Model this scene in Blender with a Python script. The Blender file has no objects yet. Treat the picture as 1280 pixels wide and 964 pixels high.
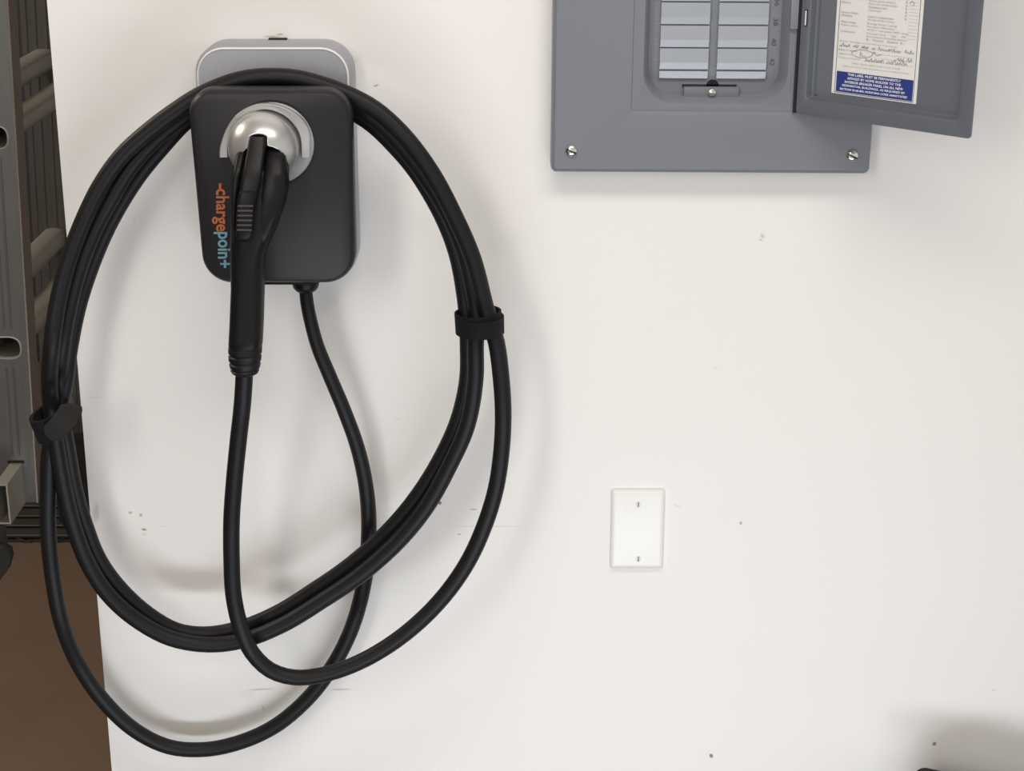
import bpy, bmesh, math, random
from mathutils import Vector, Matrix

# ------------------------------------------------------------------ camera, world, lights, exposure
F_PX, PITCH, CAM_D, CAM_H = 2194.0, math.radians(18.9), 1.99, 1.60
scene = bpy.context.scene
C = scene.collection
cam_data = bpy.data.cameras.new('camera')
cam = bpy.data.objects.new('camera', cam_data); C.objects.link(cam)
cam_data.sensor_width = 36.0
cam_data.lens = 36.0 * F_PX / 1280.0
cam_data.clip_start = 0.02
cam.location = (0, -CAM_D, CAM_H)
cam.rotation_euler = (math.pi / 2 - PITCH, 0, 0)
scene.camera = cam

scene.view_settings.view_transform = 'Standard'
scene.view_settings.look = 'None'
scene.view_settings.gamma = 1.0
scene.view_settings.use_curve_mapping = False
scene.view_settings.exposure = 0.0

world = bpy.data.worlds.new('garage_daylight'); scene.world = world
world.use_nodes = True
bg = world.node_tree.nodes['Background']
bg.inputs['Color'].default_value = (1.0, 0.98, 0.96, 1)
bg.inputs['Strength'].default_value = 0.72


def area_light(name, loc, target, sx, sy, power, color):
    l = bpy.data.lights.new(name, 'AREA'); l.shape = 'RECTANGLE'; l.size = sx; l.size_y = sy
    l.energy = power; l.color = color
    o = bpy.data.objects.new(name, l); C.objects.link(o)
    o.location = loc
    o.rotation_euler = (Vector(target) - Vector(loc)).to_track_quat('-Z', 'Y').to_euler()
    return o


# daylight thrown back up by the long sunlit strip of floor at the open garage door, a tall bright side window behind
# the viewer on the left, the ceiling lamp, and the warm lamp in the bay beyond the wall
area_light('sunlit_floor_strip', (0.15, -1.22, 0.06), (0.1, 0.0, 0.95), 1.3, 0.18, 11.8, (0.88, 0.95, 1.0))
area_light('tall_side_window', (-0.95, -2.4, 1.95), (0.1, 0.0, 1.15), 0.4, 1.1, 15, (1.0, 0.93, 0.87))
area_light('ceiling_lamp', (0.15, -1.05, 2.5), (0.1, -0.45, 0.9), 1.4, 0.3, 16, (1.0, 0.93, 0.86))
area_light('rear_bay_lamp', (-2.2, 0.5, 2.5), (-1.0, 1.0, 0.4), 0.5, 0.5, 30, (1.0, 0.86, 0.70))

# ------------------------------------------------------------------ projection helpers (pixels -> points at a real depth)
FW = Vector((0, math.cos(PITCH), -math.sin(PITCH)))
UP = Vector((0, math.sin(PITCH), math.cos(PITCH)))
CP = Vector((0, -CAM_D, CAM_H))


def ray(u, v):
    return Vector((1, 0, 0)) * ((u - 640) / F_PX) - UP * ((v - 482) / F_PX) + FW


def W(u, v, y):
    d = ray(u, v)
    return CP + d * ((y + CAM_D) / d.y)


def WP(u, v, p, n):
    d = ray(u, v)
    return CP + d * ((p - CP).dot(n) / d.dot(n))


def proj(p):
    d = p - CP; w = d.dot(FW)
    return 640 + F_PX * d.x / w, 482 - F_PX * d.dot(UP) / w


def S(u, v, y):
    return (W(u, v, y) - CP).dot(FW) / F_PX


# ------------------------------------------------------------------ materials
MATS = {}


def mat(name, col, rough=0.5, metal=0.0, bump=0.0, bscale=200.0, vary=0.0, vscale=8.0, stretch=None, spec=0.5, bdist=0.001):
    m = bpy.data.materials.new(name); m.use_nodes = True
    nt = m.node_tree; b = nt.nodes['Principled BSDF']
    b.inputs['Base Color'].default_value = (*col, 1)
    b.inputs['Roughness'].default_value = rough
    b.inputs['Metallic'].default_value = metal
    b.inputs['Specular IOR Level'].default_value = spec
    tc = nt.nodes.new('ShaderNodeTexCoord')
    src = tc.outputs['Object']
    if stretch:
        mp = nt.nodes.new('ShaderNodeMapping'); mp.inputs['Scale'].default_value = stretch
        nt.links.new(src, mp.inputs['Vector']); src = mp.outputs['Vector']
    if vary > 0:
        n = nt.nodes.new('ShaderNodeTexNoise'); n.inputs['Scale'].default_value = vscale
        n.inputs['Detail'].default_value = 5
        nt.links.new(src, n.inputs['Vector'])
        mx = nt.nodes.new('ShaderNodeMix'); mx.data_type = 'RGBA'
        mx.inputs['A'].default_value = (*[max(0, c * (1 - vary)) for c in col], 1)
        mx.inputs['B'].default_value = (*[min(1, c * (1 + vary)) for c in col], 1)
        nt.links.new(n.outputs['Fac'], mx.inputs['Factor'])
        nt.links.new(mx.outputs['Result'], b.inputs['Base Color'])
    if bump > 0:
        n2 = nt.nodes.new('ShaderNodeTexNoise'); n2.inputs['Scale'].default_value = bscale
        n2.inputs['Detail'].default_value = 3
        nt.links.new(src, n2.inputs['Vector'])
        bp = nt.nodes.new('ShaderNodeBump'); bp.inputs['Strength'].default_value = bump
        bp.inputs['Distance'].default_value = bdist
        nt.links.new(n2.outputs['Fac'], bp.inputs['Height'])
        nt.links.new(bp.outputs['Normal'], b.inputs['Normal'])
    MATS[name] = m
    return m


M_CONC = mat('brown_concrete', (0.165, 0.112, 0.073), 0.75, bump=0.4, bscale=60, vary=0.22, vscale=3.0)
M_REAR = mat('grey_rear_wall', (0.30, 0.28, 0.26), 0.9, vary=0.1)
M_CEIL = mat('ceiling_paint', (0.7, 0.68, 0.65), 0.9, bump=0.1)
M_RIM = mat('rim_highlight_paint', (0.85, 0.85, 0.84), 0.3)
M_SILVER = mat('satin_silver_plastic', (0.36, 0.37, 0.40), 0.38, metal=0.25, bump=0.05, bscale=900)
M_CHROME = mat('brushed_aluminium_trim', (0.55, 0.55, 0.545), 0.33, metal=0.7, bump=0.05, bscale=400)
M_BLACK = mat('charcoal_face_plastic', (0.0135, 0.013, 0.0155), 0.45, bump=0.06, bscale=1500, spec=0.33)
M_BLACK2 = mat('moulded_black_plastic', (0.006, 0.006, 0.0065), 0.42, bump=0.05, bscale=1200, spec=0.22)
M_RUB = mat('black_rubber_cable', (0.0075, 0.0075, 0.009), 0.48, bump=0.08, bscale=300, spec=0.25)
M_STRAP = mat('black_hook_and_loop', (0.007, 0.0075, 0.010), 0.85, bump=0.6, bscale=1800, spec=0.2)
M_STRAP2 = mat('grey_hook_and_loop', (0.013, 0.012, 0.012), 0.9, bump=0.6, bscale=1800)
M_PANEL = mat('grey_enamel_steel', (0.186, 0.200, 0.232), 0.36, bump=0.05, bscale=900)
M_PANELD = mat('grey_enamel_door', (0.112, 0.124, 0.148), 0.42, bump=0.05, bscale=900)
M_FILL = mat('grey_filler_plate', (0.33, 0.355, 0.40), 0.27, spec=0.7)
M_SCREW = mat('zinc_screw', (0.75, 0.75, 0.72), 0.25, metal=1.0)
M_STEEL = mat('steel_with_glint', (0.85, 0.85, 0.84), 0.3, metal=0.5)  # whitish and less metallic so the hinge pin's glint sits in the colour
M_PLATE = mat('white_nylon_plate', (0.80, 0.80, 0.79), 0.35)
M_PAPER = mat('white_sticker_paper', (0.74, 0.73, 0.71), 0.55)
M_INK = mat('dark_print', (0.08, 0.08, 0.09), 0.7)
M_INKG = mat('grey_print', (0.26, 0.25, 0.26), 0.7)
M_BLUE = mat('blue_print', (0.018, 0.036, 0.20), 0.55)
M_WHITEP = mat('white_print', (0.75, 0.76, 0.80), 0.6)
M_ORANGE = mat('orange_print', (0.42, 0.105, 0.025), 0.5)
M_CYAN = mat('light_blue_print', (0.13, 0.32, 0.39), 0.5)
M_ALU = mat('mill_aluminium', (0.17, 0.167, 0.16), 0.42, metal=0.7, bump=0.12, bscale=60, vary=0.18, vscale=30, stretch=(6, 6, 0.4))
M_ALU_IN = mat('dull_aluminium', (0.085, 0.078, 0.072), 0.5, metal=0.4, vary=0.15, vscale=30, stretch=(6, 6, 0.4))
M_RUNG = mat('worn_aluminium_rung', (0.46, 0.43, 0.38), 0.45, metal=0.7, vary=0.12, vscale=40)
M_FOOT = mat('granular_black_rubber', (0.022, 0.023, 0.022), 0.8, bump=0.9, bscale=350, bdist=0.003)
M_WIRE = mat('black_coated_wire', (0.012, 0.012, 0.012), 0.5)
M_LINER = mat('dark_shelf_liner', (0.045, 0.042, 0.036), 0.7, vary=0.2)
M_BIN = mat('black_crate_plastic', (0.006, 0.006, 0.007), 0.6)
M_DARK = mat('dark_gap', (0.008, 0.008, 0.009), 0.8)


def wall_material():
    m = bpy.data.materials.new('off_white_wall_paint'); m.use_nodes = True
    nt = m.node_tree; L = nt.links; b = nt.nodes['Principled BSDF']
    b.inputs['Roughness'].default_value = 0.55
    b.inputs['Specular IOR Level'].default_value = 0.3
    tc = nt.nodes.new('ShaderNodeTexCoord')
    nz = nt.nodes.new('ShaderNodeTexNoise'); nz.inputs['Scale'].default_value = 3.0; nz.inputs['Detail'].default_value = 4
    L.new(tc.outputs['Object'], nz.inputs['Vector'])
    mx = nt.nodes.new('ShaderNodeMix'); mx.data_type = 'RGBA'
    mx.inputs['A'].default_value = (0.798, 0.782, 0.764, 1); mx.inputs['B'].default_value = (0.813, 0.799, 0.782, 1)
    L.new(nz.outputs['Fac'], mx.inputs['Factor'])
    cur = mx.outputs['Result']
    # scuffs, rust spots, dents, pencil marks and a soft bluish patch: (u, v, half length px, half height px, angle, colour, strength, hardness)
    marks = [
        (953, 295, 4, 3, 0.9, (.50, .47, .44), .7, .3), (951, 300, 3, 1.6, 0.3, (.40, .38, .35), .6, .3),
        (926, 654, 2.2, 2.8, 0, (.36, .34, .32), .8, .4), (889, 945, 2.6, 3.6, -.3, (.16, .15, .14), .9, .5),
        (1242, 863, 2.5, 2, 0, (.5, .5, .5), .5, .3), (1168, 930, 3, 3.2, 0, (.16, .14, .11), .8, .5),
        (550, 629, 2.2, 2.8, .3, (.08, .08, .08), .9, .5), (592, 637, 5, .7, .1, (.2, .2, .2), .8, .6),
        (574, 668, 3, .8, .1, (.25, .24, .22), .8, .6),
        (163, 641, 3.2, 2.2, 0, (.47, .33, .20), .8, .3), (176, 644, 2.2, 3, 0, (.40, .30, .22), .8, .3),
        (180, 662, 4, 2.2, .2, (.36, .24, .14), .9, .3), (180, 668, 4, 3, 0, (.72, .63, .50), .7, .2),
        (120, 640, 5.5, 17, .12, (.50, .55, .58), .75, .3), (116, 628, 5, 12, .1, (.78, .76, .66), .6, .2),
        (326, 862, 19, 1.4, -.06, (.45, .42, .33), .75, .3), (426, 862, 15, 1.6, -.02, (.45, .42, .33), .75, .3),
        (329, 885, 1.2, 6, -.3, (.48, .46, .43), .6, .4), (366, 742, 9, 8, .5, (.58, .60, .64), .55, .1),
        (610, 658, 56, .8, .0, (.58, .55, .50), .7, .3), (470, 107, 4, 1.2, -.3, (.2, .2, .2), .7, .5),
        (205, 658, 10, .8, 0, (.66, .63, .58), .6, .3), (120, 497, 10, .8, 0, (.62, .58, .52), .6, .3),
        (846, 632, 8, .9, .5, (.60, .59, .57), .6, .3), (770, 632, 1, 1, 0, (.6, .6, .6), .3, .3),
        (168, 275, 3, 2, 0, (.6, .58, .56), .5, .3), (497, 525, 3, 2, 0, (.62, .6, .57), .4, .3),
        (310, 868, 14, 8, 0, (.68, .67, .66), .4, .1), (895, 460, 3, 1.5, 0, (.66, .63, .6), .5, .3),
        (340, 46, 14, 1.8, 0, (.45, .40, .34), .7, .3), (350, 43, 5, 1.2, 0, (.25, .22, .2), .7, .3),
    ]
    for (u, v, a, h, ang, col, st, hard) in marks:
        p = W(u, v, 0); s = S(u, v, 0)
        mp = nt.nodes.new('ShaderNodeMapping'); mp.vector_type = 'TEXTURE'
        mp.inputs['Location'].default_value = p
        mp.inputs['Rotation'].default_value = (0, ang, 0)
        mp.inputs['Scale'].default_value = (a * s, 0.02, h * s)
        L.new(tc.outputs['Object'], mp.inputs['Vector'])
        ln = nt.nodes.new('ShaderNodeVectorMath'); ln.operation = 'LENGTH'
        L.new(mp.outputs['Vector'], ln.inputs[0])
        mr = nt.nodes.new('ShaderNodeMapRange'); mr.interpolation_type = 'SMOOTHSTEP'
        mr.inputs['From Min'].default_value = hard; mr.inputs['From Max'].default_value = 1.15
        mr.inputs['To Min'].default_value = st; mr.inputs['To Max'].default_value = 0
        L.new(ln.outputs['Value'], mr.inputs['Value'])
        k = nt.nodes.new('ShaderNodeMix'); k.data_type = 'RGBA'
        k.inputs['B'].default_value = (*col, 1)
        L.new(mr.outputs['Result'], k.inputs['Factor']); L.new(cur, k.inputs['A'])
        cur = k.outputs['Result']
    L.new(cur, b.inputs['Base Color'])
    n2 = nt.nodes.new('ShaderNodeTexNoise'); n2.inputs['Scale'].default_value = 90; n2.inputs['Detail'].default_value = 4
    L.new(tc.outputs['Object'], n2.inputs['Vector'])
    bp = nt.nodes.new('ShaderNodeBump'); bp.inputs['Strength'].default_value = 0.12; bp.inputs['Distance'].default_value = 0.002
    L.new(n2.outputs['Fac'], bp.inputs['Height']); L.new(bp.outputs['Normal'], b.inputs['Normal'])
    return m


M_WALL = wall_material()


# ------------------------------------------------------------------ mesh helpers (all geometry is given in world coordinates)
def thing(name, label, cat, loc, group=None, rot=(0, 0, 0)):
    o = bpy.data.objects.new(name, None); C.objects.link(o)
    o.empty_display_size = 0.05
    o.location = loc; o.rotation_euler = rot
    o['label'] = label; o['category'] = cat
    if group: o['group'] = group
    return o


def origin(parent):
    v = Vector((0, 0, 0))
    while parent is not None:
        v += parent.location
        parent = parent.parent
    return v


def obj(name, bm, m, parent=None, smooth=35, at=None, label=None):
    """one mesh object; verts of bm are world coordinates"""
    base = origin(parent)
    here = Vector(at) if at is not None else base.copy()
    bmesh.ops.recalc_face_normals(bm, faces=bm.faces[:])
    for v in bm.verts: v.co -= here
    me = bpy.data.meshes.new(name); bm.to_mesh(me); bm.free()
    me.materials.append(m)
    if smooth:
        for p in me.polygons: p.use_smooth = True
        me.set_sharp_from_angle(angle=math.radians(smooth))
    o = bpy.data.objects.new(name, me); C.objects.link(o)
    if parent is not None:
        o.parent = parent
        o.location = here - base
    else:
        o.location = here
    if label: o['label'] = label
    return o


def structure(o):
    o['kind'] = 'structure'; return o


def bridge(bm, loops, closed=True, cap0=True, cap1=True):
    vs = [[bm.verts.new(p) for p in lp] for lp in loops]
    n = len(vs[0])
    for a, b in zip(vs, vs[1:]):
        for i in range(n if closed else n - 1):
            j = (i + 1) % n
            bm.faces.new((a[i], a[j], b[j], b[i]))
    if cap0: bm.faces.new(vs[0])
    if cap1: bm.faces.new(vs[-1])
    return vs


def box(bm, x0, x1, y0, y1, z0, z1, bev=0.0):
    r = bmesh.ops.create_cube(bm, size=1)
    for v in r['verts']:
        v.co = Vector(((x0 + x1) / 2 + v.co.x * (x1 - x0), (y0 + y1) / 2 + v.co.y * (y1 - y0), (z0 + z1) / 2 + v.co.z * (z1 - z0)))
    if bev > 0:
        es = list({e for v in r['verts'] for e in v.link_edges})
        bmesh.ops.bevel(bm, geom=es, offset=bev, segments=2, affect='EDGES', profile=0.5)


def nb(): return bmesh.new()


def rpoly(corners, radii, inset=0.0, seg=8):
    """rounded convex polygon in (x, z), corners counter-clockwise, optional inset"""
    n = len(corners); P = [Vector(c) for c in corners]
    lines = []
    for i in range(n):
        a, b = P[i], P[(i + 1) % n]
        d = (b - a).normalized(); nrm = Vector((-d.y, d.x))
        lines.append((a + nrm * inset, d))
    Q = []
    for i in range(n):
        (p, d), (q, e) = lines[i - 1], lines[i]
        den = d.x * e.y - d.y * e.x
        t = ((q.x - p.x) * e.y - (q.y - p.y) * e.x) / den
        Q.append(p + d * t)
    out = []
    for i in range(n):
        c = Q[i]; d0 = (Q[i - 1] - c).normalized(); d1 = (Q[(i + 1) % n] - c).normalized()
        r = max(radii[i] - inset, 0.0004)
        ang = d0.angle(d1); t = r / math.tan(ang / 2)
        cen = c + (d0 + d1).normalized() * (r / math.sin(ang / 2))
        a0 = c + d0 * t - cen; a1 = c + d1 * t - cen
        th0 = math.atan2(a0.y, a0.x); th1 = math.atan2(a1.y, a1.x)
        dd = (th1 - th0 + math.pi) % (2 * math.pi) - math.pi
        for k in range(seg + 1):
            th = th0 + dd * k / seg
            out.append(cen + Vector((math.cos(th), math.sin(th))) * r)
    return out


def rbox_corners(x0, x1, z0, z1): return [(x0, z0), (x1, z0), (x1, z1), (x0, z1)]


def plate(bm, corners, radii, prof, seg=8, cap0=True, cap1=True):
    """prof: list of (inset, y)"""
    loops = [[Vector((p.x, y, p.y)) for p in rpoly(corners, radii, i, seg)] for i, y in prof]
    return bridge(bm, loops, True, cap0, cap1)


def catmull(pts, step):
    P = [Vector(p) for p in pts]
    P = [P[0] * 2 - P[1]] + P + [P[-1] * 2 - P[-2]]
    out = []
    for i in range(1, len(P) - 2):
        p0, p1, p2, p3 = P[i - 1:i + 3]
        n = max(2, int((p2 - p1).length / step))
        d01 = max((p1 - p0).length, 1e-5) ** .5; d12 = max((p2 - p1).length, 1e-5) ** .5; d23 = max((p3 - p2).length, 1e-5) ** .5
        m1 = (p2 - p1) + d12 * ((p1 - p0) / d01 - (p2 - p0) / (d01 + d12))
        m2 = (p2 - p1) + d12 * ((p3 - p2) / d23 - (p3 - p1) / (d12 + d23))
        for k in range(n):
            t = k / n; t2 = t * t; t3 = t2 * t
            out.append(p1 * (2 * t3 - 3 * t2 + 1) + m1 * (t3 - 2 * t2 + t) + p2 * (-2 * t3 + 3 * t2) + m2 * (t3 - t2))
    out.append(P[-2].copy())
    return out


def tube(bm, pts, r, n=14, cap=True):
    rf = r if callable(r) else (lambda i, m: r)
    m = len(pts)
    t0 = (pts[1] - pts[0]).normalized()
    nrm = t0.orthogonal().normalized()
    loops = []
    for i, p in enumerate(pts):
        t = (pts[min(i + 1, m - 1)] - pts[max(i - 1, 0)]).normalized()
        nrm = (nrm - t * nrm.dot(t)).normalized()
        bn = t.cross(nrm)
        rr = rf(i, m)
        loops.append([p + (nrm * math.cos(2 * math.pi * k / n) + bn * math.sin(2 * math.pi * k / n)) * rr for k in range(n)])
    bridge(bm, loops, True, cap, cap)


def rod(bm, a, b, r, n=10): tube(bm, [Vector(a), Vector(b)], r, n)


def lathe_y(bm, c, prof, n=32):
    """prof: (radius, y); axis along y through c (x, z)"""
    loops = [[Vector((c[0] + r * math.cos(2 * math.pi * k / n), y, c[1] + r * math.sin(2 * math.pi * k / n))) for k in range(n)] for r, y in prof]
    bridge(bm, loops)


_tc = {}


def text_geo(body, res=3, bold=0.0):
    if (body, bold) in _tc: return _tc[(body, bold)]
    cu = bpy.data.curves.new('text', 'FONT'); cu.body = body; cu.resolution_u = res; cu.offset = bold
    o = bpy.data.objects.new('text', cu); C.objects.link(o)
    dg = bpy.context.evaluated_depsgraph_get()
    me = bpy.data.meshes.new_from_object(o.evaluated_get(dg))
    vs = [v.co.copy() for v in me.vertices]; fs = [tuple(p.vertices) for p in me.polygons]
    bpy.data.objects.remove(o); bpy.data.curves.remove(cu); bpy.data.meshes.remove(me)
    x0 = min(v.x for v in vs); x1 = max(v.x for v in vs); y0 = min(v.y for v in vs); y1 = max(v.y for v in vs)
    vs = [((v.x - x0) / (x1 - x0), (v.y - y0) / (y1 - y0)) for v in vs]
    _tc[(body, bold)] = (vs, fs)
    return vs, fs


def text_into(bm, body, fn, bold=0.0):
    """fn maps the unit box (s along the line, t up) to world"""
    vs, fs = text_geo(body, 3, bold)
    nv = [bm.verts.new(fn(s, t)) for s, t in vs]
    for f in fs:
        try: bm.faces.new([nv[i] for i in f])
        except ValueError: pass


# ------------------------------------------------------------------ the room
XW = -0.5185                                   # free end of the white wall
bm = nb(); box(bm, XW, 3.2, 0, 0.115, 0, 2.6)
structure(obj('wall_back', bm, M_WALL, at=(0, 0, 0), smooth=0))
bm = nb(); box(bm, -3.6, 3.2, -4.5, 3.9, -0.1, 0)
structure(obj('floor', bm, M_CONC, at=(0, 0, 0), smooth=0))
bm = nb(); box(bm, -3.6, 3.2, -4.5, 3.9, 2.6, 2.7)
structure(obj('ceiling', bm, M_CEIL, at=(0, 0, 0), smooth=0))
bm = nb(); box(bm, -3.6, 3.2, 3.8, 3.9, 0, 2.6)
structure(obj('wall_rear', bm, M_REAR, at=(0, 0, 0), smooth=0))
bm = nb(); box(bm, -3.6, -3.5, -4.5, 3.8, 0, 2.6)
structure(obj('wall_left', bm, M_REAR, at=(0, 0, 0), smooth=0))

# ------------------------------------------------------------------ wall charger
pc = W(345, 200, 0)
ch = thing('wall_charger', 'black and silver wall-mounted car charger with silver holster and orange and blue lettering', 'charger', (pc.x, 0, pc.z))
YB, YN, YF = -0.047, -0.112, -0.140            # silver housing front, front cover back, front cover face
hx0 = W(251.5, 95, 0).x; hx1 = W(447.5, 200, 0).x; hz1 = W(340, 48.5, 0).z; hz0 = W(340, 352, YB).z
bm = nb()
plate(bm, rbox_corners(hx0, hx1, hz0, hz1), [.034] * 4,
      [(0, 0), (0, YB + .012), (.0035, YB + .003), (.0040, YB + .0012), (.012, YB + .0010)], seg=10)
obj('silver_housing', bm, M_SILVER, ch, label='satin silver rear housing with painted rim highlight')
bm = nb()
lo = [[Vector((q.x, y, q.y)) for q in rpoly(rbox_corners(hx0, hx1, hz0, hz1), [.034] * 4, i, 10)] for i, y in [(.0034, YB + .003), (.0036, YB + .0008), (.0042, YB), (.0050, YB), (.0054, YB + .0012)]]
bridge(bm, lo + lo[:1], True, False, False)
obj('rim_highlight', bm, M_RIM, ch, smooth=40)  # thin white ring paints the specular line along the housing's front bevel
# mounting slot on top of housing
bm = nb(); a = W(336, 47, -.004); b = W(359, 47, -.004); box(bm, a.x, b.x, -.009, -.002, hz1 - .002, hz1 + .0016, .0005)
obj('mounting_slot', bm, M_DARK, ch)
# neck that the cable wraps around
bm = nb(); a = W(263, 200, -.08); b = W(424, 200, -.08); zt = W(340, 128, -.08).z
plate(bm, rbox_corners(a.x, b.x, hz0 + .015, zt), [.035] * 4, [(0, YB + .002), (0, YN - .002)], seg=10)
obj('cable_neck', bm, M_BLACK2, ch)
# front cover
fz1 = W(340, 107, YN).z; fz0 = W(340, 355.5, YF).z
cs = [(W(253, 330, YF).x, fz0), (W(443.5, 320, YF).x, fz0), (W(438.5, 125, YF).x, fz1), (W(233, 125, YF).x, fz1)]
bm = nb()
plate(bm, cs, [.032, .034, .030, .026], [(.002, YN), (0, YN - .001), (0, YF + .008), (.0006, YF + .006), (.0042, YF + .0006), (.0052, YF)], seg=10)
obj('front_cover', bm, M_BLACK, ch, label='charcoal front cover')
# holster: dark recess ring, silver disc, raised silver collar and dome
cD = W(341, 179, YF); sD = S(341, 179, YF)
bm = nb(); lathe_y(bm, (cD.x, cD.z), [(54.5 * sD, YF + .001), (54.5 * sD, YF - .0008), (51 * sD, YF - .0008), (51 * sD, YF + .001)], 48)
obj('recess_ring', bm, M_DARK, ch)
bm = nb(); lathe_y(bm, (cD.x, cD.z), [(51.5 * sD, YF + .001), (51.5 * sD, YF - .001), (50 * sD, YF - .0022), (20 * sD, YF - .0022)], 48)
obj('holster_disc', bm, M_SILVER, ch)
outer = [(274, 197), (274, 188), (277, 175), (283, 160), (292, 147), (305, 137), (320, 131), (332, 130), (347, 132), (362, 138), (375, 147), (383, 157), (387, 168), (387.5, 185), (387.5, 197)]
inner = [(285.5, 197), (285, 188), (286.5, 175), (290.5, 163), (297.5, 154), (308, 145.5), (320, 140), (331, 138), (343, 140), (355, 146), (365.5, 156), (371.5, 165), (374.5, 175), (375.5, 186), (375.5, 197)]
yc = YF - .010


def smoothpx(pts): return [(p.x, p.y) for p in catmull([(u, v, 0) for u, v in pts], 4.0)]


def resample(pts, n):
    P = [Vector((u, v, 0)) for u, v in pts]; L = [0]
    for a, b in zip(P, P[1:]): L.append(L[-1] + (b - a).length)
    out = []; j = 0
    for i in range(n):
        t = L[-1] * i / (n - 1)
        while j < len(L) - 2 and L[j + 1] < t: j += 1
        k = (t - L[j]) / max(L[j + 1] - L[j], 1e-6)
        q = P[j].lerp(P[j + 1], k); out.append((q.x, q.y))
    return out


o_px = resample(smoothpx(outer), 60); i_px = resample(smoothpx(inner), 60)
bm = nb()
sec = []
for (ou, ov), (iu, iv) in zip(o_px, i_px):
    of = W(ou, ov, yc); inn = W(iu, iv, yc); d = (inn - of)
    sec.append([Vector((of.x, YF - .001, of.z)), Vector((of.x, yc + .0015, of.z)), of + d * .12, of + d * .86 + Vector((0, .001, 0)), Vector((inn.x, yc + .003, inn.z)), Vector((inn.x, YF - .001, inn.z))])
bridge(bm, sec)
obj('holster_collar', bm, M_CHROME, ch, smooth=30, label='brushed silver collar around the holster')
# dome hood with an opening for the connector
DU, DV, DR = 330.0, 183.0, 45.0
cd = W(DU, DV, YF - .009); sd = S(DU, DV, YF - .009)
oc = [(285, 222), (293, 208), (296, 201), (300, 194), (305, 188), (311.8, 183.5), (312, 170.5), (317, 168), (323, 167.3), (329, 168), (333.8, 170.5), (334, 182), (342, 184), (350, 188), (357, 196), (361.5, 207), (363.5, 222), (364, 240)]


def opening_v(u):
    if u <= oc[0][0]: return 999
    for (a, b), (c, d) in zip(oc, oc[1:]):
        if a <= u <= c: return b + (d - b) * (u - a) / max(c - a, 1e-6)
    return 999


def dome_pt(rr, th):
    return Vector((cd.x + DR * sd * rr * math.cos(th), yc + .0012 - .038 * max(0, 1 - rr ** 2.2) ** .5, cd.z + DR * sd * rr * math.sin(th)))


bm = nb(); NA, NR = 260, 14
th0, th1 = math.radians(180 + 38), math.radians(-50)
grid = []
for i in range(NA + 1):
    th = th0 + (th1 - th0) * i / NA
    rin = 0.0
    k = 1.0
    while k > 0.02:
        u, v = proj(dome_pt(k, th))
        if v > opening_v(u): rin = k; break
        k -= 0.004
    row = []
    for j in range(NR + 1):
        rr = 1 - (1 - rin) * j / NR
        row.append(dome_pt(rr, th))
    grid.append(row)
bridge(bm, grid, closed=False, cap0=False, cap1=False)
bmesh.ops.remove_doubles(bm, verts=bm.verts[:], dist=1e-5)
bmesh.ops.recalc_face_normals(bm, faces=bm.faces[:])
hood = obj('holster_dome', bm, M_CHROME, ch, smooth=50, label='polished silver dome hood over the connector nose')
sm = hood.modifiers.new('thickness', 'SOLIDIFY'); sm.thickness = .0022; sm.offset = -1
# lettering, reading downwards
for body, col, (u0, u1, v0, v1) in [('charge', M_ORANGE, (265, 286.5, 236, 289.5)), ('poin+', M_CYAN, (267, 288.5, 290, 335))]:
    bm = nb()
    text_into(bm, body, lambda s, t: W(u0 + (u1 - u0) * t, v0 + (v1 - v0) * s, YF - .0004), .022)
    if body == 'charge':                        # the long dash running into the first letter
        bm.faces.new([bm.verts.new(W(u, v, YF - .0004)) for u, v in ((273.6, 229), (276.6, 229), (276.6, 237.5), (273.6, 237.5))])
    obj('logo_lettering', bm, col, ch, smooth=0, label='orange word part' if col is M_ORANGE else 'light blue word part')
# cable gland below the cover
g = W(382, 352, -.075); gs = S(382, 352, -.075)
bm = nb(); n = 24
prof = [(17, .028), (17, .006), (16.6, .001), (15.5, -.0022), (13, -.0052), (10, -.0070), (8.6, -.0073)]
zg = W(382, 357, -.075).z
bridge(bm, [[Vector((g.x + r * gs * math.cos(2 * math.pi * k / n), -.075 + r * gs * math.sin(2 * math.pi * k / n), zg + dz)) for k in range(n)] for r, dz in prof])
obj('cable_gland', bm, M_BLACK2, ch)

# ------------------------------------------------------------------ charging cable with connector
gl = W(383, 368, -.075)
cb = thing('charging_cable', 'thick black charging cable looped in a big oval around the wall charger', 'cable', (gl.x, -.075, gl.z))
gland_run = [(382, 362, -.075), (384, 380, -.076), (388, 400, -.078), (397, 433, -.085), (413, 472, -.09), (431, 515, -.095), (447, 560, -.1), (457, 605, -.1), (461, 650, -.1), (459, 700, -.095),
             (451, 748, -.09), (437, 792, -.09), (415, 834, -.09), (385, 873, -.09), (345, 907, -.1), (303, 927, -.11), (257, 937, -.12), (212, 934, -.125), (170, 914, -.13), (130, 877, -.13),
             (98, 830, -.13), (76, 775, -.13), (65, 715, -.13), (60, 660, -.128), (60, 610, -.122), (62, 565, -.112), (70, 525, -.100), (81, 480, -.090)]
a_up = [(87, 435, -.085), (97, 385, -.08), (111, 340, -.075), (130, 293, -.072), (150, 255, -.07), (174, 218, -.068), (202, 184, -.066), (232, 152, -.063), (262, 132, -.060), (300, 118, -.058), (340, 114, -.058),
        (380, 117, -.058), (415, 126, -.060), (440, 139, -.063), (466, 156, -.068), (493, 182, -.074), (520, 214, -.078), (552, 268, -.082), (571, 317, -.085), (581, 370, -.09), (584, 400, -.095)]
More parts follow.
